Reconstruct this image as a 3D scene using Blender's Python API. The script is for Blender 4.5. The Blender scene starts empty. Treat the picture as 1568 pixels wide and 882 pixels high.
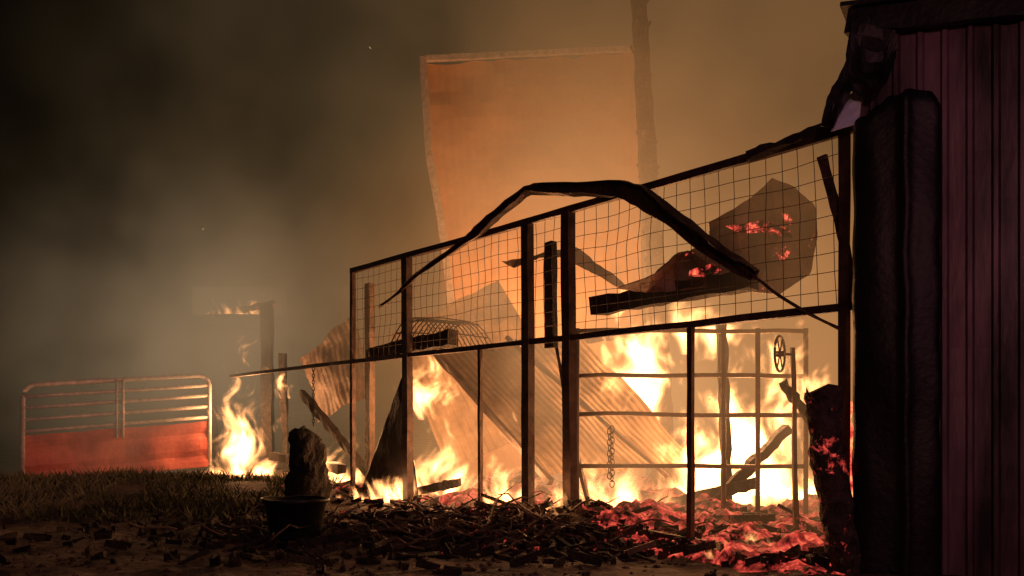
import bpy, math, random
from mathutils import Vector, noise, Matrix
random.seed(7)
R=random.random
def U(a,b): return a+(b-a)*R()
scene=bpy.context.scene

# ------------------------------------------------------------------ helpers
P0=Vector((3.31,8.17,0)); D=Vector((-.622,.783,0)); N=Vector((.783,.622,0))
def wp(t,n,z):            # barn frame coordinates: t along the wall, n inward, z up
    v=P0+D*t+N*n; return Vector((v.x,v.y,z))
Z=Vector((0,0,1))

class MB:
    def __init__(s): s.v=[]; s.f=[]
    def add(s,vs,fs):
        o=len(s.v); s.v+= [Vector(a) for a in vs]; s.f+=[tuple(i+o for i in f) for f in fs]
    def loft(s,path,sect,ref=None,jit=0.0,caps=True,twist=None):
        n=len(path); rings=[]
        for i,p in enumerate(path):
            p=Vector(p)
            a=Vector(path[max(i-1,0)]); b=Vector(path[min(i+1,n-1)])
            t=(b-a).normalized()
            r=Vector(ref) if ref is not None else (Z if abs(t.z)<.9 else Vector((1,0,0)))
            u=(r-t*r.dot(t)); 
            if u.length<1e-4: u=Vector((0,1,0)).cross(t)
            u.normalize(); w=t.cross(u)
            if twist:
                c,sn=math.cos(twist[i]),math.sin(twist[i]); u,w=u*c+w*sn, w*c-u*sn
            sc=sect(i) if callable(sect) else sect
            rings.append([p+u*x+w*y+Vector((U(-1,1),U(-1,1),U(-1,1)))*jit for x,y in sc])
        m=len(rings[0]); o=len(s.v)
        for r in rings: s.v+=r
        for i in range(n-1):
            for j in range(m):
                k=(j+1)%m
                s.f.append((o+i*m+j,o+i*m+k,o+(i+1)*m+k,o+(i+1)*m+j))
        if caps:
            s.f.append(tuple(o+j for j in range(m))[::-1]); s.f.append(tuple(o+(n-1)*m+j for j in range(m)))
    def box(s,p0,p1,w,h,ref=None,seg=1,jit=0.0):
        p0=Vector(p0);p1=Vector(p1)
        path=[p0.lerp(p1,i/seg) for i in range(seg+1)]
        s.loft(path,[(w/2,h/2),(-w/2,h/2),(-w/2,-h/2),(w/2,-h/2)],ref,jit)
    def tube(s,path,r,sides=8,jit=0.0):
        s.loft(path,lambda i:[((r[i] if isinstance(r,(list,tuple)) else r)*math.cos(2*math.pi*k/sides),(r[i] if isinstance(r,(list,tuple)) else r)*math.sin(2*math.pi*k/sides)) for k in range(sides)],None,jit)
    def obj(s,name,mat,parent=None,smooth=False):
        me=bpy.data.meshes.new(name); me.from_pydata([tuple(v) for v in s.v],[],s.f); me.update()
        if smooth: me.polygons.foreach_set('use_smooth',[True]*len(me.polygons))
        o=bpy.data.objects.new(name,me); scene.collection.objects.link(o)
        if mat: me.materials.append(mat)
        if parent: o.parent=parent
        return o
def empty(name):
    e=bpy.data.objects.new(name,None); scene.collection.objects.link(e); return e
def lerp_path(pts,k):
    out=[]
    pts=[Vector(p) for p in pts]
    for i in range(len(pts)-1):
        for j in range(k): out.append(pts[i].lerp(pts[i+1],j/k))
    out.append(pts[-1]); return out
def smooth_path(pts,k):
    pts=[Vector(p) for p in pts]; q=[pts[0]]+pts+[pts[-1]]; out=[]
    for i in range(1,len(q)-2):
        a,b,c,d=q[i-1],q[i],q[i+1],q[i+2]
        for j in range(k):
            t=j/k
            out.append(0.5*((2*b)+(c-a)*t+(2*a-5*b+4*c-d)*t*t+(3*b-a-3*c+d)*t**3))
    out.append(pts[-1]); return out

# ------------------------------------------------------------------ materials
def mat(name,c1,c2,scale=3,rough=.7,metal=0,bump=.3,bscale=None,stretch=(1,1,1),ember=None):
    m=bpy.data.materials.new(name); m.use_nodes=True; nt=m.node_tree; nd=nt.nodes; L=nt.links
    b=nd['Principled BSDF']; tc=nd.new('ShaderNodeTexCoord'); mp=nd.new('ShaderNodeMapping'); mp.inputs['Scale'].default_value=stretch
    L.new(tc.outputs['Object'],mp.inputs[0])
    n=nd.new('ShaderNodeTexNoise'); n.inputs['Scale'].default_value=scale; n.inputs['Detail'].default_value=5; n.inputs['Roughness'].default_value=.65
    L.new(mp.outputs[0],n.inputs['Vector'])
    r=nd.new('ShaderNodeValToRGB'); r.color_ramp.elements[0].position=.35; r.color_ramp.elements[1].position=.66
    r.color_ramp.elements[0].color=(*c1,1); r.color_ramp.elements[1].color=(*c2,1)
    L.new(n.outputs['Fac'],r.inputs[0]); L.new(r.outputs[0],b.inputs['Base Color'])
    b.inputs['Roughness'].default_value=rough; b.inputs['Metallic'].default_value=metal
    n2=nd.new('ShaderNodeTexNoise'); n2.inputs['Scale'].default_value=bscale or scale*5; n2.inputs['Detail'].default_value=3
    L.new(mp.outputs[0],n2.inputs['Vector'])
    bp=nd.new('ShaderNodeBump'); bp.inputs['Strength'].default_value=bump; bp.inputs['Distance'].default_value=.03
    L.new(n2.outputs['Fac'],bp.inputs['Height']); L.new(bp.outputs[0],b.inputs['Normal'])
    if ember:
        sc,lo,hi,st=ember
        n3=nd.new('ShaderNodeTexNoise'); n3.inputs['Scale'].default_value=sc; n3.inputs['Detail'].default_value=7; n3.inputs['Roughness'].default_value=.7; n3.inputs['Distortion'].default_value=.3
        L.new(tc.outputs['Object'],n3.inputs['Vector'])
        r3=nd.new('ShaderNodeValToRGB'); e=r3.color_ramp.elements
        e[0].position=lo; e[0].color=(0,0,0,1); e[1].position=min(hi+.14,1); e[1].color=(1,.42,.14,1)
        k=e.new((lo+hi)/2); k.color=(.25,.02,.015,1)
        k=e.new(hi); k.color=(.8,.08,.05,1)
        L.new(n3.outputs['Fac'],r3.inputs[0]); L.new(r3.outputs[0],b.inputs['Emission Color']); b.inputs['Emission Strength'].default_value=st
        try: m.cycles.emission_sampling='NONE'
        except Exception: pass
    return m
M_steel=mat('scorched_steel',(.05,.03,.026),(.14,.085,.065),6,.6,.3,.3)
M_char=mat('charred_wood',(.012,.009,.008),(.045,.032,.026),9,.85,0,.9,30)
M_charember=mat('smouldering_wood',(.012,.009,.008),(.045,.03,.025),9,.85,0,.9,30,ember=(7,.58,.68,1.3))
M_sheet=mat('scorched_sheet',(.09,.06,.045),(.24,.16,.12),3,.6,.2,.5,14)
M_sheete=mat('smouldering_sheet',(.14,.095,.07),(.34,.23,.17),3,.55,.2,.4,14,ember=(2.6,.62,.67,1.5))
M_tan=mat('heated_roofing',(.28,.18,.12),(.5,.34,.23),1.5,.6,.1,.3,10)
M_dark=mat('dark_soot_metal',(.005,.004,.005),(.018,.013,.014),4,.5,.2,.25,16)
M_gate=mat('galvanised_pipe',(.4,.34,.31),(.65,.56,.52),8,.45,.1,.15)
M_red=mat('red_gate_paint',(.38,.07,.05),(.60,.14,.10),2.5,.6,0,.3,12)
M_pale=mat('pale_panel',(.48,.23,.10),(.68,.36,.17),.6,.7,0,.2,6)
M_white=mat('white_flashing',(.5,.6,.8),(.7,.78,.88),4,.5,.1,.2)
M_ember=mat('ember_bed',(.015,.01,.01),(.07,.045,.04),5,.9,0,1,22,ember=(5,.42,.60,1.05))
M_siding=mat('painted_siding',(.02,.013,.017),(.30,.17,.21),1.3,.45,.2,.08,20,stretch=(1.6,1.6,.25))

# ------------------------------------------------------------------ ground
def gz(x,y):
    z=.09*noise.noise(Vector((x*.35,y*.35,3)))+.045*noise.noise(Vector((x*1.6,y*1.6,9)))+.025*noise.noise(Vector((x*5,y*5,1)))
    z+=.26*math.exp(-(((x-.6)/1.0)**2+((y-11.3)/.7)**2))
    z+=.30*math.exp(-(((x+7.2)/2.6)**2+((y-15.8)/2.2)**2))
    z+=.12*math.exp(-(((x+1.6)/1.5)**2+((y-11)/1.0)**2))
    f=min(1,max(0,(60-math.hypot(x,y-14))/30)); return z*f
def axis(a,b,step,far):
    xs=[]; x=a
    while x<=b: xs.append(x); x+=step
    l=[a]; s=step
    while l[-1]>-far: s*=1.5; l.append(l[-1]-s)
    h=[xs[-1]]; s=step
    while h[-1]<far: s*=1.5; h.append(h[-1]+s)
    return l[:0:-1]+xs+h[1:]
xs=axis(-13,8,.08,600); ys=axis(6,24,.08,600)
g=MB(); nx=len(xs)
g.v=[Vector((x,y,gz(x,y))) for y in ys for x in xs]
g.f=[(j*nx+i,j*nx+i+1,(j+1)*nx+i+1,(j+1)*nx+i) for j in range(len(ys)-1) for i in range(nx-1)]
M_dirt=mat('trampled_dirt',(.022,.015,.012),(.23,.155,.12),1.1,.9,0,1,9)
g.obj('ground',M_dirt,smooth=True)

e=MB(); nt_,nn=150,95
def emh(t,n):
    p=wp(t,n,0); fr=.85*max(0,1-max(0,t-.6)/3.2)
    ed=max(0,min(t+.3,11.1-t,(n+.15+fr)*1.2,7-n)) if n+.15+fr>0 else -.5
    return gz(p.x,p.y)+.13*min(1,ed*2)-.06+.26*(noise.noise(Vector((p.x*1.3,p.y*1.3,5)))+.15)*max(0,min(1,ed))+.10*noise.noise(Vector((p.x*5,p.y*5,5)))+.06*noise.noise(Vector((p.x*13,p.y*13,5)))
for j in range(nn+1):
    for i in range(nt_+1):
        t=-.3+i/nt_*11.4; n=-1.1+j/nn*8
        p=wp(t,n,0); e.v.append(Vector((p.x,p.y,emh(t,n))))
m=nt_+1
e.f=[(j*m+i,j*m+i+1,(j+1)*m+i+1,(j+1)*m+i) for j in range(nn) for i in range(nt_)]
e.obj('ember_bed',M_ember)

# ------------------------------------------------------------------ grass
gr=MB()
for k in range(17000):
    x=U(-13,-3.6); y=U(11.5,19)
    if R()<.5*((x+13)/9.4)**2: continue
    if noise.noise(Vector((x*.7,y*.7,0)))<-.22: continue
    h=U(.06,.24)*(1+.9*noise.noise(Vector((x*1.5,y*1.5,4)))); a=U(0,6.28); w=.011
    z=gz(x,y)-.01; dx,dy=math.cos(a)*w,math.sin(a)*w; lx,ly=U(-.15,.15),U(-.12,.12)
    gr.add([(x-dx,y-dy,z),(x+dx,y+dy,z),(x+dx*.6+lx*.4,y+dy*.6+ly*.4,z+h*.6),(x+lx,y+ly,z+h)],[(0,1,2),(0,2,3)])
M_grass=mat('grass_blades',(.03,.036,.012),(.09,.09,.04),1.5,.8,0,0)
gr.obj('grass',M_grass)

# ------------------------------------------------------------------ steel frame with wire mesh
frame=empty('steel_pen_frame')
def post(name,t,z0,z1,w,d,n=0,lean=0,mt=M_steel):
    b=MB(); b.loft(lerp_path([wp(t,n,z0),wp(t+lean,n,z1)],8),[(w/2,d/2),(-w/2,d/2),(-w/2,-d/2),(w/2,-d/2)],D,jit=.006); b.obj(name,mt,frame)
post('post_1',8.19,-.2,4.22,.17,.12,0,.05)
post('post_2',4.95,-.2,4.22,.15,.12,0,.02)
post('post_3',4.06,-.2,4.22,.15,.13,0,.06)
post('post_4',10.19,-.2,4.22,.08,.08)
post('post_5',6.1,-.2,2.5,.06,.06)
post('post_6',2.02,-.15,2.5,.065,.065)
post('post_7',.12,-.1,4.22,.08,.08)
post('post_8',4.74,2.45,3.95,.17,.1,.25,.02,M_char)
post('post_9',10.6,-.1,4.1,.2,.12,.6,.02,M_sheet)
def rail(name,pts,w,h,mt=M_steel,j=.006,twist=None,k=6):
    b=MB(); p=lerp_path(pts,k); b.loft(p,[(w/2,h/2),(-w/2,h/2),(-w/2,-h/2),(w/2,-h/2)],Z,j); b.obj(name,mt,frame)
rail('top_rail',[wp(-.05,0,4.27),wp(3.1,0,4.25),wp(6,0,4.23),wp(10.25,0,4.24)],.09,.08)
rail('mid_rail',[wp(-.05,.0,2.55),wp(4,0,2.53),wp(8.2,0,2.52),wp(12.5,0,2.50),wp(16.6,0,2.46)],.075,.07)
rail('diagonal_brace',[wp(.41,.08,4.1),wp(.2,.1,3.3),wp(.03,.08,2.5)],.09,.05)
rail('sill_rail',[wp(.6,.0,.05),wp(2.2,0,.06),wp(3.2,0,.1)],.06,.06)
rail('brace_leg_1',[wp(4.75,.35,2.5),wp(4.6,.5,1.3),wp(4.3,.6,.1)],.05,.05,M_sheet)
rail('brace_leg_2',[wp(4.5,.4,2.45),wp(4.75,.5,1.2),wp(4.85,.6,.1)],.045,.05,M_sheet)
wm=MB()
def wire(p,q,r=.004,k=5):
    path=[]
    for i in range(k+1):
        a=Vector(p).lerp(Vector(q),i/k); a+=N*.07*noise.noise(a*1.3)+Z*.03*noise.noise(a*1.1+Vector((5,5,5)))+D*.03*noise.noise(a*1.7+Vector((1,5,9))); path.append(a)
    wm.tube(path,r,4)
t=.25
while t<10.1:
    wire(wp(t,.05,2.56),wp(t+.01,.05,4.24)); t+=.2
for i in range(1,9): wire(wp(.1,.045,2.54+i*.19),wp(10.15,.045,2.54+i*.19),.004,50)
wm.obj('wire_mesh',M_sheet,frame)

# ------------------------------------------------------------------ bent roof beam draped over the frame (twisted steel channel)
bb=[(8.96,3.43,.04),(8.3,3.62,.05),(7.67,3.87,.06),(6.4,4.16,.08),(6.02,4.28,.15),(5.45,4.47,.17),(4.9,4.63,.14),(4.72,4.64,.14),(3.86,4.45,.17),(3.05,4.30,.20),(2.7,4.13,.24),(2.2,3.78,.24),(1.75,3.42,.20),(1.3,3.10,.17),(1.08,2.97,.12)]
path=[];wid=[]
K=4
for i in range(len(bb)-1):
    for j in range(K):
        f=j/K; path.append(wp(bb[i][0]*(1-f)+bb[i+1][0]*f,-.1,bb[i][1]*(1-f)+bb[i+1][1]*f)); wid.append(bb[i][2]*(1-f)+bb[i+1][2]*f)
path.append(wp(bb[-1][0],-.1,bb[-1][1])); wid.append(bb[-1][2]); n_=len(path)
def ch(i):
    w=wid[i]; d=.045; k=.008
    return [(w/2,-d),(w/2,d),(w/2-k,d),(w/2-k,-d+k),(-w/2+k,-d+k),(-w/2+k,d),(-w/2,d),(-w/2,-d)]
tw=[.6*math.sin(i*.16+.4)+.16*math.sin(i*.9) for i in range(n_)]
be=empty('bent_roof_beam')
b=MB(); b.loft(path,ch,Z,jit=.009,twist=tw); b.obj('channel',M_steel,be)
b=MB(); b.tube(smooth_path([wp(1.15,-.08,3.0),wp(.8,-.05,2.72),(wp(.45,-.05,2.5)),wp(.12,-.04,2.32)],4),.018,5,.004); b.obj('loose_strap',M_steel,be)

# ------------------------------------------------------------------ sheets
import bmesh
def sheet(name,outline,mt,disp=.1,sub=3,fs=1.2,thick=.012,parent=None,seed=0,fold=0,facet=0):
    bm=bmesh.new(); vs=[bm.verts.new(p) for p in outline]; f=bm.faces.new(vs)
    bmesh.ops.triangulate(bm,faces=[f])
    if facet:
        bmesh.ops.subdivide_edges(bm,edges=[e_ for e_ in bm.edges if e_.calc_length()>.45],cuts=1,use_grid_fill=True)
        bmesh.ops.triangulate(bm,faces=bm.faces[:])
        for v in bm.verts: v.co+=Vector((U(-.03,.03),U(-1,1)*facet,U(-.03,.03)))
    for _ in range(sub): bmesh.ops.subdivide_edges(bm,edges=bm.edges[:],cuts=1,use_grid_fill=True)
    bmesh.ops.triangulate(bm,faces=bm.faces[:])
    for v in bm.verts:
        c=v.co*fs+Vector((seed,0,0))
        d=1.0*(abs(noise.noise(c+Vector((7,7,7))))*1.6-.4)
        d+=fold*(abs(((v.co.x*1.3+v.co.z*.9)*1.1)%1-.5)*2-.5+.6*(abs(((v.co.x*-.8+v.co.z*1.5)*1.3)%1-.5)*2-.5))
        v.co+=Vector((.35*noise.noise(c)+.15*noise.noise(c*5),d,.35*noise.noise(c+Vector((3,1,7)))+.15*noise.noise(c*5+Vector((3,3,3)))))*disp
    me=bpy.data.meshes.new(name); bm.to_mesh(me); bm.free()
    o=bpy.data.objects.new(name,me); scene.collection.objects.link(o); me.materials.append(mt)
    s=o.modifiers.new('s','SOLIDIFY'); s.thickness=thick
    if parent:o.parent=parent
    return o
def q(pts,Y): return [(a,Y,b) for a,b in pts]
crump=[(2.33,3.80),(2.66,3.98),(3.17,4.34),(3.45,4.25),(3.70,4.08),(3.69,3.80),(3.56,3.52),(3.60,3.18),(3.25,2.95),(2.9,3.0),(2.3,3.05),(1.7,3.02),(1.32,3.06),(1.72,3.22),(1.98,3.42),(2.22,3.52),(2.42,3.62)]
sheet('crumpled_roof_sheet',q(crump,10.4),M_sheete,.07,3,2.2,facet=.28)
sheet('torn_roof_strip',q([(-.14,3.76),(.5,3.93),(.95,3.98),(1.25,3.72),(1.62,3.5),(1.75,3.38),(1.5,3.42),(1.1,3.64),(.75,3.82),(.4,3.84),(.05,3.68)],12.6),M_sheet,.12,3,2,fold=.5)
sheet('fallen_wall_sheet',[wp(10.1,.12,0),wp(9.4,.15,1.1),wp(8.5,.12,2.25),wp(8.33,.1,1.2),wp(8.05,.12,0)],M_dark,.08,3,1)
sheet('charred_roof_scrap',q([(2.55,3.75),(3.0,3.80),(3.3,3.72),(3.35,3.6),(3.0,3.68),(2.7,3.66)],10.1),mat('glowing_scrap',(.02,.012,.01),(.06,.04,.03),6,.8,0,.6,20,ember=(7,.48,.6,1.5)),.08,2,3)
sheet('charred_roof_scrap',q([(2.12,3.22),(2.4,3.3),(2.5,3.22),(2.3,3.14),(2.1,3.14)],10.15),bpy.data.materials['glowing_scrap'],.05,2,3)
def beam(name,p,q_,w,h,mt=M_char,jit=.02,seg=14,ref=None):
    b=MB(); b.box(p,q_,w,h,ref,seg,jit); return b.obj(name,mt)
beam('charred_beam',(1.12,11.5,2.96),(2.8,9.85,3.07),.22,.2)
beam('charred_beam',wp(9.9,.2,2.62),wp(7.2,.25,2.78),.24,.2)
beam('charred_beam',(2.5,8.95,4.22),(3.35,8.2,4.40),.07,.1)
beam('charred_beam',(3.25,10.2,1.9),(3.95,10.4,1.0),.09,.09)
beam('charred_beam',(3.0,12.6,.2),(4.2,12.9,1.3),.14,.12)
beam('charred_beam',(-2.9,17.2,.3),(-4.8,19.4,2.0),.14,.14)
beam('charred_beam',(1.0,16.4,2.9),(3.4,15.6,3.1),.14,.14)
beam('charred_beam',(-.6,14.6,.1),(.9,13.9,.75),.12,.12)
beam('charred_beam',(2.4,12.9,.15),(3.6,12.5,.5),.16,.14)
beam('charred_beam',(-1.9,14.9,.1),(-.9,14.5,.35),.14,.12)
beam('charred_beam',(3.3,13,.2),(3.2,13,2.9),.14,.14)
beam('charred_beam',(-2.2,11.6,.1),(-.9,11.3,.16),.12,.1)

def corr(name,A,B,C,Dd,mt,nr=26,amp=.03,nv=14,warp=.08,thick=.008,parent=None):
    A,B,C,Dd=map(Vector,(A,B,C,Dd)); b=MB(); nu=nr*4; nrm=(B-A).cross(Dd-A).normalized()
    for j in range(nv+1):
        for i in range(nu+1):
            u,v=i/nu,j/nv
            p=A.lerp(B,u).lerp(Dd.lerp(C,u),v)
            h=amp*(1 if (i%4) in (1,2) else 0)+warp*noise.noise(p*.8)+.25*warp*noise.noise(p*3)
            b.v.append(p+nrm*h+(Dd-A).normalized()*(.1*noise.noise(p*2) if j in(0,nv) else 0))
    m=nu+1
    b.f=[(j*m+i,j*m+i+1,(j+1)*m+i+1,(j+1)*m+i) for j in range(nv) for i in range(nu)]
    o=b.obj(name,mt,parent); s=o.modifiers.new('s','SOLIDIFY'); s.thickness=thick; return o
corr('collapsed_roof_panel',(-1.5,16.0,2.6),(1.25,15.6,2.95),(3.1,14.1,.75),(.5,13.5,.45),M_tan,24,.014,20,.25)
corr('collapsed_roof_panel',(-2.6,18.0,3.2),(-.3,17.6,4.3),(1.2,16.6,1.7),(-1.2,17.0,.3),M_tan,18,.014,20,.25)
corr('collapsed_roof_panel',(-5.4,21.6,2.9),(-3.9,20.5,3.9),(-3.3,20,2.0),(-4.8,21,1.3),M_sheet,12,.01,12,.25)
b=MB(); b.box((-1.5,15.8,2.75),(.6,13.2,.45),.09,.09,None,12,.012); b.box((-.1,15.2,2.9),(2.5,13.6,.5),.07,.07,None,12,.012)
b.obj('fallen_purlins',M_steel)

wc=MB()
for i in range(13):
    u=i/12; x0=-1.95+u*1.0
    pts=[(x0-.25,15.3,2.75),(x0,15.4,3.2-.05*u),(x0+.35,15.6,3.22-.1*u),(x0+.62,15.7,2.75)]
    wc.tube(smooth_path(pts,4),.012,4)
for j in range(7):
    f=j/6; 
    a=smooth_path([(-2.2,15.3,2.75),(-1.95,15.4,3.2),(-1.6,15.6,3.22),(-1.33,15.7,2.75)],6)[int(f*18)]
    wc.tube([a,a+Vector((.5,0,.0)),a+Vector((1.0,0,-.07))],.012,4)
wc.obj('wire_cage',M_char)

# ------------------------------------------------------------------ tall pole and rear wall
b=MB(); pp=lerp_path([(3.05,17,-.2),(2.88,17,4),(2.66,17,7.5),(2.46,17,11.5)],16)
b.tube(pp,[.24-.1*i/len(pp)+.025*noise.noise(Vector((i*.8,0,0))) for i in range(len(pp))],10,jit=.022)
for i in range(90):
    j=random.randrange(4,len(pp)); a=U(0,6.28); c=pp[j]+Vector((math.cos(a)*.15,math.sin(a)*.15,0))
    b.box(c,c+Vector((math.cos(a)*.07,math.sin(a)*.07,U(.05,.2))),.05,.05)
b.obj('charred_utility_pole',mat('pole_bark',(.03,.02,.016),(.13,.08,.06),7,.85,0,1,25))

wall=empty('metal_barn_wall')
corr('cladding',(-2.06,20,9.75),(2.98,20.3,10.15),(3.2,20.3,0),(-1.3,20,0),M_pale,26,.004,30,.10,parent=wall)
b=MB(); b.box((-2.1,19.93,9.85),(3.0,20.2,10.22),.12,.12,seg=12,jit=.01); b.obj('top_edge',M_gate,wall)
b=MB(); b.loft(lerp_path([(-2.08,19.86,9.85),(-1.95,19.86,7.6),(-1.62,19.86,5.8),(-1.3,19.86,3)],6),[(.08,.08),(-.08,.08),(-.08,-.08),(.08,-.08)],None,.01); b.obj('side_edge',M_gate,wall)

# ------------------------------------------------------------------ pipe gate inside
def pipe_gate(name,A,B,hs,verts,r,mt,z1,z0):
    g_=empty(name); A=Vector(A);B=Vector(B)
    for i,h in enumerate(hs):
        b=MB(); p=lerp_path([A+Z*h,B+Z*h],8); p=[v+Z*.03*noise.noise(v*1.1) for v in p]; b.tube(p,r,8); b.obj('rail_%d'%(i+1),mt,g_,True)
    for i,u in enumerate(verts):
        b=MB(); c=A.lerp(B,u); b.tube([c+Z*z0+Vector((0,-.005,0)),c+Z*z1+Vector((0,-.005,0))],r*1.15,8); b.obj('upright_%d'%(i+1),mt,g_,True)
    return g_
pipe_gate('pipe_gate',(.92,12,0),(4.15,12,0),(.78,1.5,2.05,2.68),(.0,.64,.79,1.0),.032,M_sheet,2.72,.1)

sg=empty('livestock_gate')
A=Vector((-10.95,19,-.1)); B=Vector((-7.45,20.9,.22)); e_=(B-A)
def gp(u,z): return A+e_*u+Z*z
b=MB()
loop=[gp(0,0),gp(0,2.0),gp(.008,2.12),gp(.03,2.22),gp(.06,2.26),gp(.5,2.26),gp(.94,2.26),gp(.97,2.22),gp(.992,2.12),gp(1,2.0),gp(1,.05)]
b.tube(loop,.055,8); b.obj('outer_frame',M_gate,sg,True)
for i,z in enumerate((1.22,1.48,1.75,2.0)):
    b=MB(); b.tube(lerp_path([gp(0,z),gp(1,z)],4),.042,8); b.obj('bar_%d'%i,M_gate,sg,True)
for i,u in enumerate((.487,.52)):
    b=MB(); b.tube([gp(u,.9)+Vector((0,-.06,0)),gp(u,2.26)+Vector((0,-.06,0))],.035,6); b.obj('stile_%d'%i,M_gate,sg,True)
b=MB()
nn_=40
for i in range(nn_+1):
    for j in range(9):
        p=gp(i/nn_,.02+j/8*1.1); b.v.append(p+Vector((.0,-.03+.07*noise.noise(p*1.5)+(.04 if j in(2,6) else 0),.02*noise.noise(p*3))))
b.f=[(i*9+j,(i+1)*9+j,(i+1)*9+j+1,i*9+j+1) for i in range(nn_) for j in range(8)]
o=b.obj('lower_panel',M_red,sg); s=o.modifiers.new('s','SOLIDIFY'); s.thickness=.02

# ------------------------------------------------------------------ rear left remnants
rl=empty('burning_door_frame')
def pb(name,p,q_,w,par,mt=M_charember,jit=.02,seg=12):
    b=MB(); b.box(p,q_,w,w,None,seg,jit); b.obj(name,mt,par)
pb('jamb_1',(-6.45,22.5,-.1),(-6.5,22.5,4.35),.28,rl,M_char)
pb('jamb_2',(-5.85,22,0),(-5.95,22,3.1),.16,rl,M_char)
pb('lintel',(-8.2,23,4.15),(-6.35,22.6,4.45),.16,rl)
pb('jamb_3',(-8.0,23,0),(-8.1,23,2.6),.12,rl,M_char)
pb('sill_beam',(-5.8,20.6,.5),(-3.6,18.0,.35),.2,rl,M_char)

def chain(name,top,length,mt,nl=12,r=.03):
    b=MB(); st=length/nl
    for i in range(nl):
        c=Vector(top)-Z*st*(i+.5); a=(i%2)*math.pi/2+.3
        ring=[c+Vector((math.cos(a)*math.cos(x)*r,math.sin(a)*math.cos(x)*r,math.sin(x)*st*.66)) for x in [2*math.pi*k/10 for k in range(11)]]
        b.tube(ring,.009,5)
    return b.obj(name,mt)
chain('hanging_chain',(1.42,12.05,1.33),.85,M_steel,11,.035)
chain('hanging_chain',(1.38,12.0,1.3),.7,M_steel,9,.035)
chain('hanging_chain',wp(11.9,.0,2.47),1.2,M_char,18,.025)

# ------------------------------------------------------------------ spoked wheel
sw=empty('spoked_wheel'); C=Vector((3.17,10.05,2.22)); ax=Vector((.55,.835,0))
b=MB(); b.tube([C+ax*math.cos(x)*.21+Z*math.sin(x)*.21 for x in [2*math.pi*k/24 for k in range(25)]],.016,6); b.obj('rim',M_steel,sw)
b=MB()
for k_ in range(6):
    x=math.pi*k_/6*2; b.tube([C,C+ax*math.cos(x)*.21+Z*math.sin(x)*.21],.01,5)
b.tube([C+Vector((.05,-.03,0)),C-Vector((.05,-.03,0))],.035,8); b.obj('spokes_and_hub',M_steel,sw)
b=MB(); b.box((3.4,10.15,0),(3.36,10.15,2.3),.05,.05,None,6,.008); b.obj('stand',M_steel,sw)
b=MB(); b.box((3.2,10.1,2.22),(3.38,10.15,2.22),.03,.03); b.obj('axle',M_steel,sw)

# ------------------------------------------------------------------ charred stumps
def lumpy(name,path,rad,mt,sides=20,amp=.15,fs=4,parent=None):
    b=MB(); n=len(path)
    for i,p in enumerate(path):
        for k_ in range(sides):
            a=2*math.pi*k_/sides; d=Vector((math.cos(a),math.sin(a),0)); r=rad[min(i,len(rad)-1)]
            q_=Vector(p)+d*r; f=1+amp*2*noise.noise(q_*fs)+amp*noise.noise(q_*fs*3)
            zz=Z*(.12*noise.noise(q_*9) if i>=n-2 else 0)
            b.v.append(Vector(p)+d*r*f+zz)
    for i in range(n-1):
        for k_ in range(sides):
            l=(k_+1)%sides; b.f.append((i*sides+k_,i*sides+l,(i+1)*sides+l,(i+1)*sides+k_))
    b.f.append(tuple((n-1)*sides+k_ for k_ in range(sides)))
    return b.obj(name,mt,parent)
pp=lerp_path([(3.2,8.0,-.2),(3.1,8.03,.5),(2.98,8.06,1.2),(2.96,8.08,1.74)],12)
lumpy('charred_tree_stump',pp,[.15-.012*math.sin(i*.5) for i in range(len(pp))],mat('char_bark',(.02,.013,.012),(.11,.07,.06),9,.9,0,1.2,22,ember=(5,.58,.68,1.3)),24,.16,5)
b=MB(); b.box((3.36,8.5,0.1),(3.26,8.6,1.75),.28,.14,None,20,.03); b.obj('glowing_timber',mat('glowing_timber',(.02,.01,.01),(.05,.03,.02),6,.9,0,1,22,ember=(6,.30,.48,1.8)))
pp=lerp_path([(-3.12,13,-.1),(-3.1,13,.5),(-3.12,13,.95),(-3.2,13,1.2),(-3.22,13,1.32)],6)
lumpy('charred_stump',pp,[.34,.34,.34,.33,.33,.32,.31,.31,.3,.29,.28,.27,.25,.24,.23,.22,.22,.21,.2,.19,.17,.15,.12,.09,.05],M_char,24,.2,4)

ft=empty('feed_tub'); b=MB(); c=Vector((-2.6,10.2,0)); s_=28; prof=[(.3,.02),(.37,.42),(.40,.44),(.41,.48),(.38,.48),(.35,.42),(.28,.08)]
for r,z in prof:
    for k_ in range(s_):
        a=2*math.pi*k_/s_; b.v.append(c+Vector((math.cos(a)*r,math.sin(a)*r*.8,z+gz(c.x,c.y)+.015*noise.noise(Vector((a*2,r,0))))))
b.f=[(i*s_+k_,i*s_+(k_+1)%s_,(i+1)*s_+(k_+1)%s_,(i+1)*s_+k_) for i in range(len(prof)-1) for k_ in range(s_)]+[tuple((len(prof)-1)*s_+k_ for k_ in range(s_))]
b.obj('tub_body',M_dark,ft,True)

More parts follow.
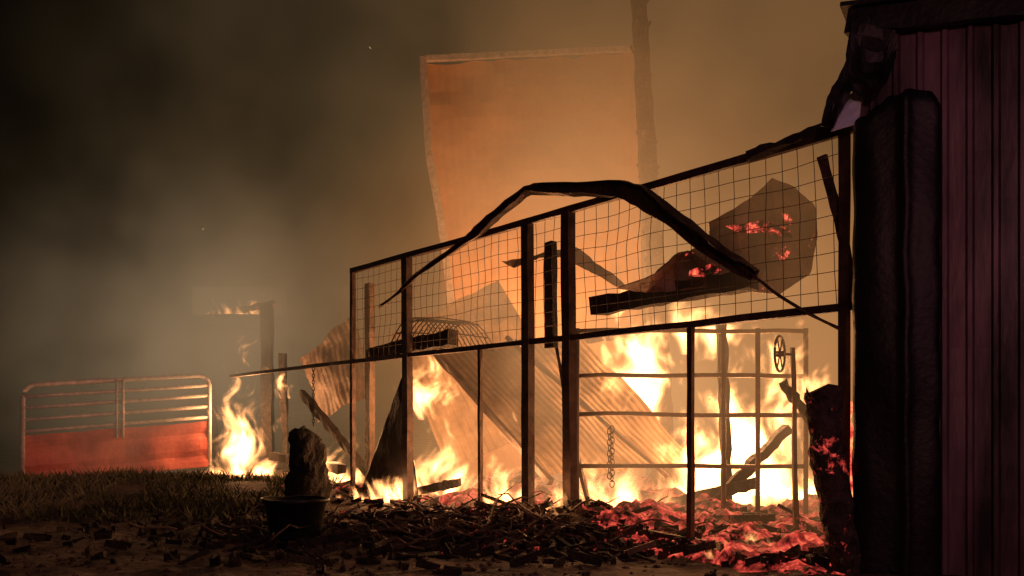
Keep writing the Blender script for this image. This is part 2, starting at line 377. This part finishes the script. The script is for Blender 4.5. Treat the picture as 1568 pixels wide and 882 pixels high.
# ------------------------------------------------------------------ debris
def debris(name,n,region,mt,smin,smax,zf=gz):
    b=MB()
    for _ in range(n):
        x,y=region()[:2]
        l=U(smin,smax)*(1 if R()<.9 else 2.2); w=U(.02,.09); a=U(0,6.28); ti=U(-.35,.35)
        d=Vector((math.cos(a)*math.cos(ti),math.sin(a)*math.cos(ti),math.sin(ti))); z=zf(x,y)+.02+abs(math.sin(ti))*l*.4
        c=Vector((x,y,z)); b.box(c-d*l/2,c+d*l/2,w,U(.008,.04),None,2,.012)
    return b.obj(name,mt)
debris('debris_pile',380,lambda:(random.gauss(.3,1.3),random.gauss(11.0,.6)),M_sheet,.05,.28)
debris('debris_pile',200,lambda:wp(U(3.5,11),random.gauss(-.2,.7),0),M_charember,.06,.4)
debris('debris_pile',260,lambda:(random.gauss(-3.6,1.3),random.gauss(11.6,1.1)),M_char,.05,.25)
debris('debris_pile',150,lambda:wp(U(0,10),U(1,6),0),M_charember,.2,.8)
debris('debris_pile',330,lambda:wp(U(-.2,4),U(-.8,2.5),0),M_char,.04,.22,lambda x,y:gz(x,y)+.09)
debris('debris_pile',420,lambda:(random.gauss(-.6,1.9),random.gauss(9.9,.8)),M_char,.05,.34)
debris('debris_pile',120,lambda:(random.gauss(.6,1.4),random.gauss(10.0,.6)),M_charember,.04,.25)
b=MB()
for _ in range(90):
    p=Vector((random.gauss(-.2,1.4),random.gauss(10.6,.6),0)); p.z=gz(p.x,p.y)+.03; a=U(0,6.28); pts=[p.copy()]
    for i in range(6):
        a+=U(-.6,.6); p=p+Vector((math.cos(a)*.14,math.sin(a)*.1,U(-.05,.1))); p.z=max(p.z,gz(p.x,p.y)+.02); pts.append(p.copy())
    b.tube(pts,[.02,.018,.016,.013,.01,.008,.004],5,.004)
b.obj('fallen_branches',M_sheet)
b=MB()
for _ in range(1500):
    x,y=U(-6,4),U(7.6,13.5); r=U(.01,.04); z=gz(x,y)+r*.2
    vs=[Vector((x+r*U(.7,1.2),y,z)),Vector((x-r,y+r*U(-.3,.3),z)),Vector((x,y+r,z)),Vector((x+r*.2,y-r*U(.7,1.2),z)),Vector((x,y,z+r*U(.4,.8))),Vector((x,y,z-r))]
    b.add(vs,[(0,2,4),(2,1,4),(1,3,4),(3,0,4),(2,0,5),(1,2,5),(3,1,5),(0,3,5)])
b.obj('rubble',M_dirt)

# ------------------------------------------------------------------ metal shed on the right
shed=empty('metal_shed'); c0=Vector((3.24,8.0,0)); E=Vector((.866,-.5,0)); F=Vector((.5,.866,0))
def roofz(s): return 5.27-.12*s
def siding(name,org,dirv,nrm,length,topf):
    b=MB(); pitch=.2; prof=[(0,0),(.11,0),(.13,.035),(.165,.035),(.185,0)]; pts=[]
    s=0
    while s<length:
        for a,h in prof: pts.append((s+a,h))
        s+=pitch
    nz=12
    for a,h in pts:
        for j in range(nz+1):
            z=-.1+(topf(a)+.1)*j/nz; p=org+dirv*a+nrm*(h+.03*noise.noise(Vector((a*1.5,z,org.x))))
            b.v.append(Vector((p.x,p.y,z)))
    m=nz+1
    b.f=[(i*m+j,(i+1)*m+j,(i+1)*m+j+1,i*m+j+1) for i in range(len(pts)-1) for j in range(nz)]
    return b.obj(name,M_siding,shed)
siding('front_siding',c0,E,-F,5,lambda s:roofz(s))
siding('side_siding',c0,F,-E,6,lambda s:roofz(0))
b=MB(); 
a0=c0-F*.12-E*.06; b.box(a0+Z*(roofz(0)-.1),c0-F*.12+E*5.2+Z*(roofz(5.2)-.1),.24,.1,Z,20,.012); b.obj('roof_fascia',M_dark,shed)
b=MB(); A1=c0-F*.25-E*.1; B1=c0-F*.25+E*5.3; C1=B1+F*6.5; D1=A1+F*6.5
b.add([A1+Z*(roofz(0)+.04),B1+Z*(roofz(5.3)+.04),C1+Z*(roofz(5.3)+.04),D1+Z*(roofz(0)+.04)],[(0,1,2,3)]); o=b.obj('roof',M_dark,shed); s=o.modifiers.new('s','SOLIDIFY'); s.thickness=.04
b=MB(); ns,nz=24,40
for i in range(ns+1):
    u=i/ns; s_=-.02+u*.74; top=4.2+.22*math.sin(min(1,u*1.15)*math.pi*.62) -(.15*max(0,(u-.85)/.15)**2)+.05*noise.noise(Vector((u*8,0,0)))
    for j in range(nz+1):
        z=-.1+(top+.1)*j/nz; fold=.05*math.exp(-((u-.62)/.05)**2)
        p=c0+E*(s_+.02*noise.noise(Vector((z*2.5,u,2))))-F*(.05+.09*math.sin(u*math.pi)**.5+fold+.03*noise.noise(Vector((u*3,z*1.2,0)))); b.v.append(Vector((p.x,p.y,z)))
m=nz+1; b.f=[(i*m+j,(i+1)*m+j,(i+1)*m+j+1,i*m+j+1) for i in range(ns) for j in range(nz)]
o=b.obj('charred_door_leaf',M_dark,shed,True); s=o.modifiers.new('s','SOLIDIFY'); s.thickness=.03
sheet('torn_flashing',[(3.12,7.85,5.2),(3.5,7.75,5.12),(3.52,7.75,4.75),(3.4,7.75,4.5),(3.3,7.8,4.38),(3.22,7.8,4.42),(3.1,7.8,4.45),(2.98,7.85,4.15),(2.84,7.85,4.14),(2.92,7.85,4.42),(3.08,7.85,4.78)],M_dark,.12,3,2.5,parent=shed)
sheet('flashing_piece',[(3.0,7.98,4.16),(3.25,7.92,4.22),(3.27,7.92,4.6),(3.12,7.98,4.46)],M_white,.03,2,2.5,parent=shed)

# ------------------------------------------------------------------ sparks
b=MB()
for x,y,z in ((-2.66,16,8.4),(-6.2,17,5.2),(4.47,7.9,3.8)):
    v=Vector((x,y,z)); b.tube([v,v+Vector((U(-.04,.04),0,.03))],.007,5)
ms=bpy.data.materials.new('spark'); ms.use_nodes=True; bs=ms.node_tree.nodes['Principled BSDF']; bs.inputs['Emission Color'].default_value=(1,.6,.25,1); bs.inputs['Emission Strength'].default_value=.4
b.obj('sparks',ms)

# ------------------------------------------------------------------ fire (emissive gas volumes) and its light
def mathn(nd,L,op,a,b=None,c=None,clamp=False):
    n=nd.new('ShaderNodeMath'); n.operation=op; n.use_clamp=clamp
    for i,v in enumerate((a,b,c)):
        if v is None: continue
        if isinstance(v,(int,float)): n.inputs[i].default_value=v
        else: L.new(v,n.inputs[i])
    return n.outputs[0]
def fire(loc,w,d,h,st=6,scale=3.2,mid=0,light=120,base=.75):
    seed=U(0,50)
    m=bpy.data.materials.new('flame_gas'); m.use_nodes=True; nt=m.node_tree; nd=nt.nodes; L=nt.links
    nd.remove(nd['Principled BSDF']); out=nd['Material Output']
    tc=nd.new('ShaderNodeTexCoord'); sp=nd.new('ShaderNodeSeparateXYZ'); L.new(tc.outputs['Object'],sp.inputs[0])
    ux=mathn(nd,L,'MULTIPLY',sp.outputs[0],2/w); uy=mathn(nd,L,'MULTIPLY',sp.outputs[1],2/d); uz=mathn(nd,L,'MULTIPLY',sp.outputs[2],1/h)
    r2=mathn(nd,L,'ADD',mathn(nd,L,'MULTIPLY',ux,ux),mathn(nd,L,'MULTIPLY',uy,uy))
    mp=nd.new('ShaderNodeMapping'); mp.inputs['Scale'].default_value=(1,1,.5); mp.inputs['Rotation'].default_value=(0,U(-.45,.45),0); mp.inputs['Location'].default_value=(seed,seed*.3,0); L.new(tc.outputs['Object'],mp.inputs[0])
    n=nd.new('ShaderNodeTexNoise'); n.inputs['Scale'].default_value=scale; n.inputs['Detail'].default_value=2.5; n.inputs['Roughness'].default_value=.62; n.inputs['Distortion'].default_value=0
    cb=nd.new('ShaderNodeCombineXYZ'); sw_=mathn(nd,L,'SINE',mathn(nd,L,'MULTIPLY_ADD',sp.outputs[2],4.5,mathn(nd,L,'MULTIPLY',sp.outputs[0],2.2)))
    L.new(mathn(nd,L,'MULTIPLY',sw_,.12),cb.inputs[0]); L.new(mathn(nd,L,'MULTIPLY',sw_,.08),cb.inputs[1])
    va=nd.new('ShaderNodeVectorMath'); va.operation='ADD'; L.new(mp.outputs[0],va.inputs[0]); L.new(cb.outputs[0],va.inputs[1])
    L.new(va.outputs[0],n.inputs['Vector'])
    f=mathn(nd,L,'MULTIPLY_ADD',n.outputs['Fac'],6.2,-3.1+base)
    f=mathn(nd,L,'SUBTRACT',f,mathn(nd,L,'MULTIPLY',r2,1.5))
    if mid:
        zz=mathn(nd,L,'ABSOLUTE',mathn(nd,L,'SUBTRACT',uz,.35)); f=mathn(nd,L,'SUBTRACT',f,mathn(nd,L,'MULTIPLY',zz,2.4))
    else: f=mathn(nd,L,'SUBTRACT',f,mathn(nd,L,'MULTIPLY',uz,1.9))
    f=mathn(nd,L,'MAXIMUM',f,0); f=mathn(nd,L,'MINIMUM',f,1.3); f=mathn(nd,L,'MULTIPLY',f,f)
    em=nd.new('ShaderNodeEmission'); em.inputs[0].default_value=(1,.40,.13,1)
    L.new(mathn(nd,L,'MULTIPLY',f,st),em.inputs[1]); L.new(em.outputs[0],out.inputs['Volume'])
    m.cycles.volume_step_rate=2.0
    b=MB(); x,y=w/2,d/2
    b.add([(-x,-y,0),(x,-y,0),(x,y,0),(-x,y,0),(-x,-y,h),(x,-y,h),(x,y,h),(-x,y,h)],[(3,2,1,0),(4,5,6,7),(0,1,5,4),(1,2,6,5),(2,3,7,6),(3,0,4,7)])
    o=b.obj('fire',m); o.location=loc
    if light:
        l=bpy.data.lights.new('firelight','POINT'); l.energy=light; l.color=(1,.46,.18); l.shadow_soft_size=.3
        lo=bpy.data.objects.new('glow',l); scene.collection.objects.link(lo); lo.parent=o; lo.location=(0,0,h*.45)
    return o
fire((-6.7,21,-.1),2.0,1.2,3.7,22,2.6,light=450,base=.95)
fire((-5.7,21,1.9),.7,.5,.9,16,5,mid=1,light=0)
fire((-7.3,22.8,4.2),2.4,.5,.7,20,4,light=40,base=.75)
fire((-1.6,16.2,1.4),1.3,.8,1.7,26,3.4,mid=1,light=60,base=.65)
fire((-1.3,15.0,-.05),1.9,1.0,1.9,24,3.2,light=240,base=.75)
fire((-2.0,14.9,-.05),2.8,.9,.6,24,4.5,light=60,base=.9)
fire((-.05,13.6,-.05),1.3,.9,1.6,22,3.6,light=180,base=.75)
fire((1.55,12.7,0),2.4,1.1,1.0,28,3.4,light=110,base=.85)
fire((2.2,15.2,1.2),1.5,1.1,2.6,36,2.4,mid=1,light=220,base=1.2)
fire((3.75,13.6,-.1),3.6,1.8,3.5,36,2.5,light=500,base=.95)
fire((3.2,14,2.5),2.2,1.2,1.0,18,2.4,mid=1,light=80,base=.8)
fire((-3.9,18.4,0),2.6,1.0,1.3,22,3,light=120,base=.8)
fire((3.62,10.4,1.5),.8,.6,1.1,16,5,mid=1,light=25)
fire((2.6,8.85,0),1.6,.8,.4,18,6,light=10,base=.6)
fire((.6,11.1,.2),.6,.4,.7,14,6,light=12)
l=bpy.data.lights.new('firelight','POINT'); l.energy=1250; l.color=(1,.40,.14); l.shadow_soft_size=.6
lo=bpy.data.objects.new('rear_wall_fill',l); scene.collection.objects.link(lo)  # extra lamp added to brighten the rear wall, no flame at this spot
lo.parent=bpy.data.objects['fire.009']; lo.location=Vector((1.0,17.9,3.4))-Vector(bpy.data.objects['fire.009'].location)

# ------------------------------------------------------------------ smoke (absorbing gas; the fire's glow is painted in as emission)
m=bpy.data.materials.new('smoke_painted_glow'); m.use_nodes=True; nt=m.node_tree; nd=nt.nodes; L=nt.links
nd.remove(nd['Principled BSDF']); out=nd['Material Output']
tc=nd.new('ShaderNodeTexCoord')
n=nd.new('ShaderNodeTexNoise'); n.inputs['Scale'].default_value=.24; n.inputs['Detail'].default_value=3; n.inputs['Roughness'].default_value=.6; n.inputs['Distortion'].default_value=.0
L.new(tc.outputs['Object'],n.inputs['Vector'])
mr=nd.new('ShaderNodeMapRange'); mr.inputs[1].default_value=.41; mr.inputs[2].default_value=.6; mr.inputs[3].default_value=.25; mr.inputs[4].default_value=1.8; L.new(n.outputs['Fac'],mr.inputs[0])
sp=nd.new('ShaderNodeSeparateXYZ'); L.new(tc.outputs['Object'],sp.inputs[0])
mx=nd.new('ShaderNodeMapRange'); mx.interpolation_type='SMOOTHSTEP'; mx.inputs[1].default_value=-17.5; mx.inputs[2].default_value=-9
zz=mathn(nd,L,'MULTIPLY_ADD',sp.outputs[2],-.22,sp.outputs[0])
L.new(mathn(nd,L,'MULTIPLY_ADD',n.outputs['Fac'],5,mathn(nd,L,'ADD',zz,-1.8)),mx.inputs[0])
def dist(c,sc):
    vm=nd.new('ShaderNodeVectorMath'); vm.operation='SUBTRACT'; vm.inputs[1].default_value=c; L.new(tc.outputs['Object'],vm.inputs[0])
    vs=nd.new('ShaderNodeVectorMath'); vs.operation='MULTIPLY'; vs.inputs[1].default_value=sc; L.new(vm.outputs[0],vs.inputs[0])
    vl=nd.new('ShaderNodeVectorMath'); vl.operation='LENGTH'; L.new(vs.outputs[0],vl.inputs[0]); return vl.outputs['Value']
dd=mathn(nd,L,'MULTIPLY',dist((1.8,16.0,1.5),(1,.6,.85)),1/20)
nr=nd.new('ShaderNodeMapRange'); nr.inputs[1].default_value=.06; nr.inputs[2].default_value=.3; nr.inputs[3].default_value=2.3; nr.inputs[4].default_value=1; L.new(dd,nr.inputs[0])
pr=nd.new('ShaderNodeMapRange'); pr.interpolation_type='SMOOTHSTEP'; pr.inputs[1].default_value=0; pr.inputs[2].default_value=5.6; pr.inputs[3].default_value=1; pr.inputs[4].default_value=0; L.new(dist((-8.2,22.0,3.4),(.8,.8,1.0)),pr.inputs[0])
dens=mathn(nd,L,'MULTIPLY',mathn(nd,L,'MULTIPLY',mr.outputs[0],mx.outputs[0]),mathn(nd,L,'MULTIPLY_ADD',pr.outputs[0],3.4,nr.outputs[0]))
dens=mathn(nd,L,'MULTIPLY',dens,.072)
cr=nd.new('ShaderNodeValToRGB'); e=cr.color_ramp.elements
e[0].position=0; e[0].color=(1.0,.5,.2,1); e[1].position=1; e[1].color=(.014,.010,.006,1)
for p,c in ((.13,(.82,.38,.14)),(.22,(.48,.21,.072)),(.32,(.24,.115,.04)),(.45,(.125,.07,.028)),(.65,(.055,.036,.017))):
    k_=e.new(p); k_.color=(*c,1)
L.new(dd,cr.inputs[0])  # painted firelight: smoke colour fades with distance from the fire centre
mixc=nd.new('ShaderNodeMixRGB'); mixc.blend_type='ADD'; L.new(pr.outputs[0],mixc.inputs[0]); L.new(cr.outputs[0],mixc.inputs[1]); mixc.inputs[2].default_value=(.23,.16,.095,1)  # second painted glow, added to the plume at left
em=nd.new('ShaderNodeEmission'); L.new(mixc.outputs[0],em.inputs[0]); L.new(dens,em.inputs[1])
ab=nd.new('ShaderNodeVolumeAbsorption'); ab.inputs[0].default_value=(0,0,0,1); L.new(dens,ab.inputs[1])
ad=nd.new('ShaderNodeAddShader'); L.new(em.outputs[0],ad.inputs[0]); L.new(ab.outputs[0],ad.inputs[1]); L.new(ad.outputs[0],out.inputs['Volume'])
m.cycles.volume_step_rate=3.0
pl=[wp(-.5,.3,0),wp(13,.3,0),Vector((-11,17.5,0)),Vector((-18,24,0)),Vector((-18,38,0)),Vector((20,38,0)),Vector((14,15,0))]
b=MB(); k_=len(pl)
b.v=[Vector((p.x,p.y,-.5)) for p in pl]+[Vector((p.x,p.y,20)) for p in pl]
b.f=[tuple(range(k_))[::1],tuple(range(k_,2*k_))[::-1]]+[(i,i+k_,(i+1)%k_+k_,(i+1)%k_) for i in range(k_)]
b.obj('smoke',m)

# ------------------------------------------------------------------ night sky, weak sun lamp, emergency beacons, front fill
w=bpy.data.worlds.new('World'); scene.world=w; w.use_nodes=True; nt=w.node_tree
sk=nt.nodes.new('ShaderNodeTexSky'); sk.sky_type='NISHITA'; sk.sun_disc=False; sk.sun_elevation=math.radians(-4); sk.sun_rotation=math.radians(200)
nt.links.new(sk.outputs[0],nt.nodes['Background'].inputs[0]); nt.nodes['Background'].inputs[1].default_value=.001
try: w.cycles.sampling_method='NONE'
except Exception as ex: print(ex)
def light(name,typ,loc,target,en,col,**kw):
    l=bpy.data.lights.new(name,typ); l.energy=en; l.color=col
    for a,v in kw.items(): setattr(l,a,v)
    o=bpy.data.objects.new(name,l); scene.collection.objects.link(o); o.location=loc
    o.rotation_euler=(Vector(target)-Vector(loc)).to_track_quat('-Z','Y').to_euler(); return o
light('weak_sun','SUN',(0,-5,10),(1,8,0),.02,(.9,.8,1),angle=math.radians(.5))  # added weak sun lamp from the camera side, faint violet tint
light('front_fill','POINT',(4,-1,4.8),(4,8,3),115,(1,.30,.55),shadow_soft_size=.3)
light('front_fill','POINT',(.5,-2,4.6),(0,8,3),270,(1,.42,.34),shadow_soft_size=.4)  # fill lamp added behind the camera to lift the foreground and posts
light('front_fill','SPOT',(-6,1,2.5),(-9,20,.8),2700,(1,.36,.27),spot_size=math.radians(20),spot_blend=.8,shadow_soft_size=.3)

cam=bpy.data.cameras.new('camera'); co=bpy.data.objects.new('camera',cam); scene.collection.objects.link(co)
co.location=(0,0,1.5); co.rotation_euler=(math.radians(90),0,0); cam.lens=29.85; cam.shift_y=(635-441)/1568; cam.clip_end=2000
scene.camera=co
scene.view_settings.view_transform='Standard'; scene.view_settings.look='None'; scene.view_settings.exposure=0
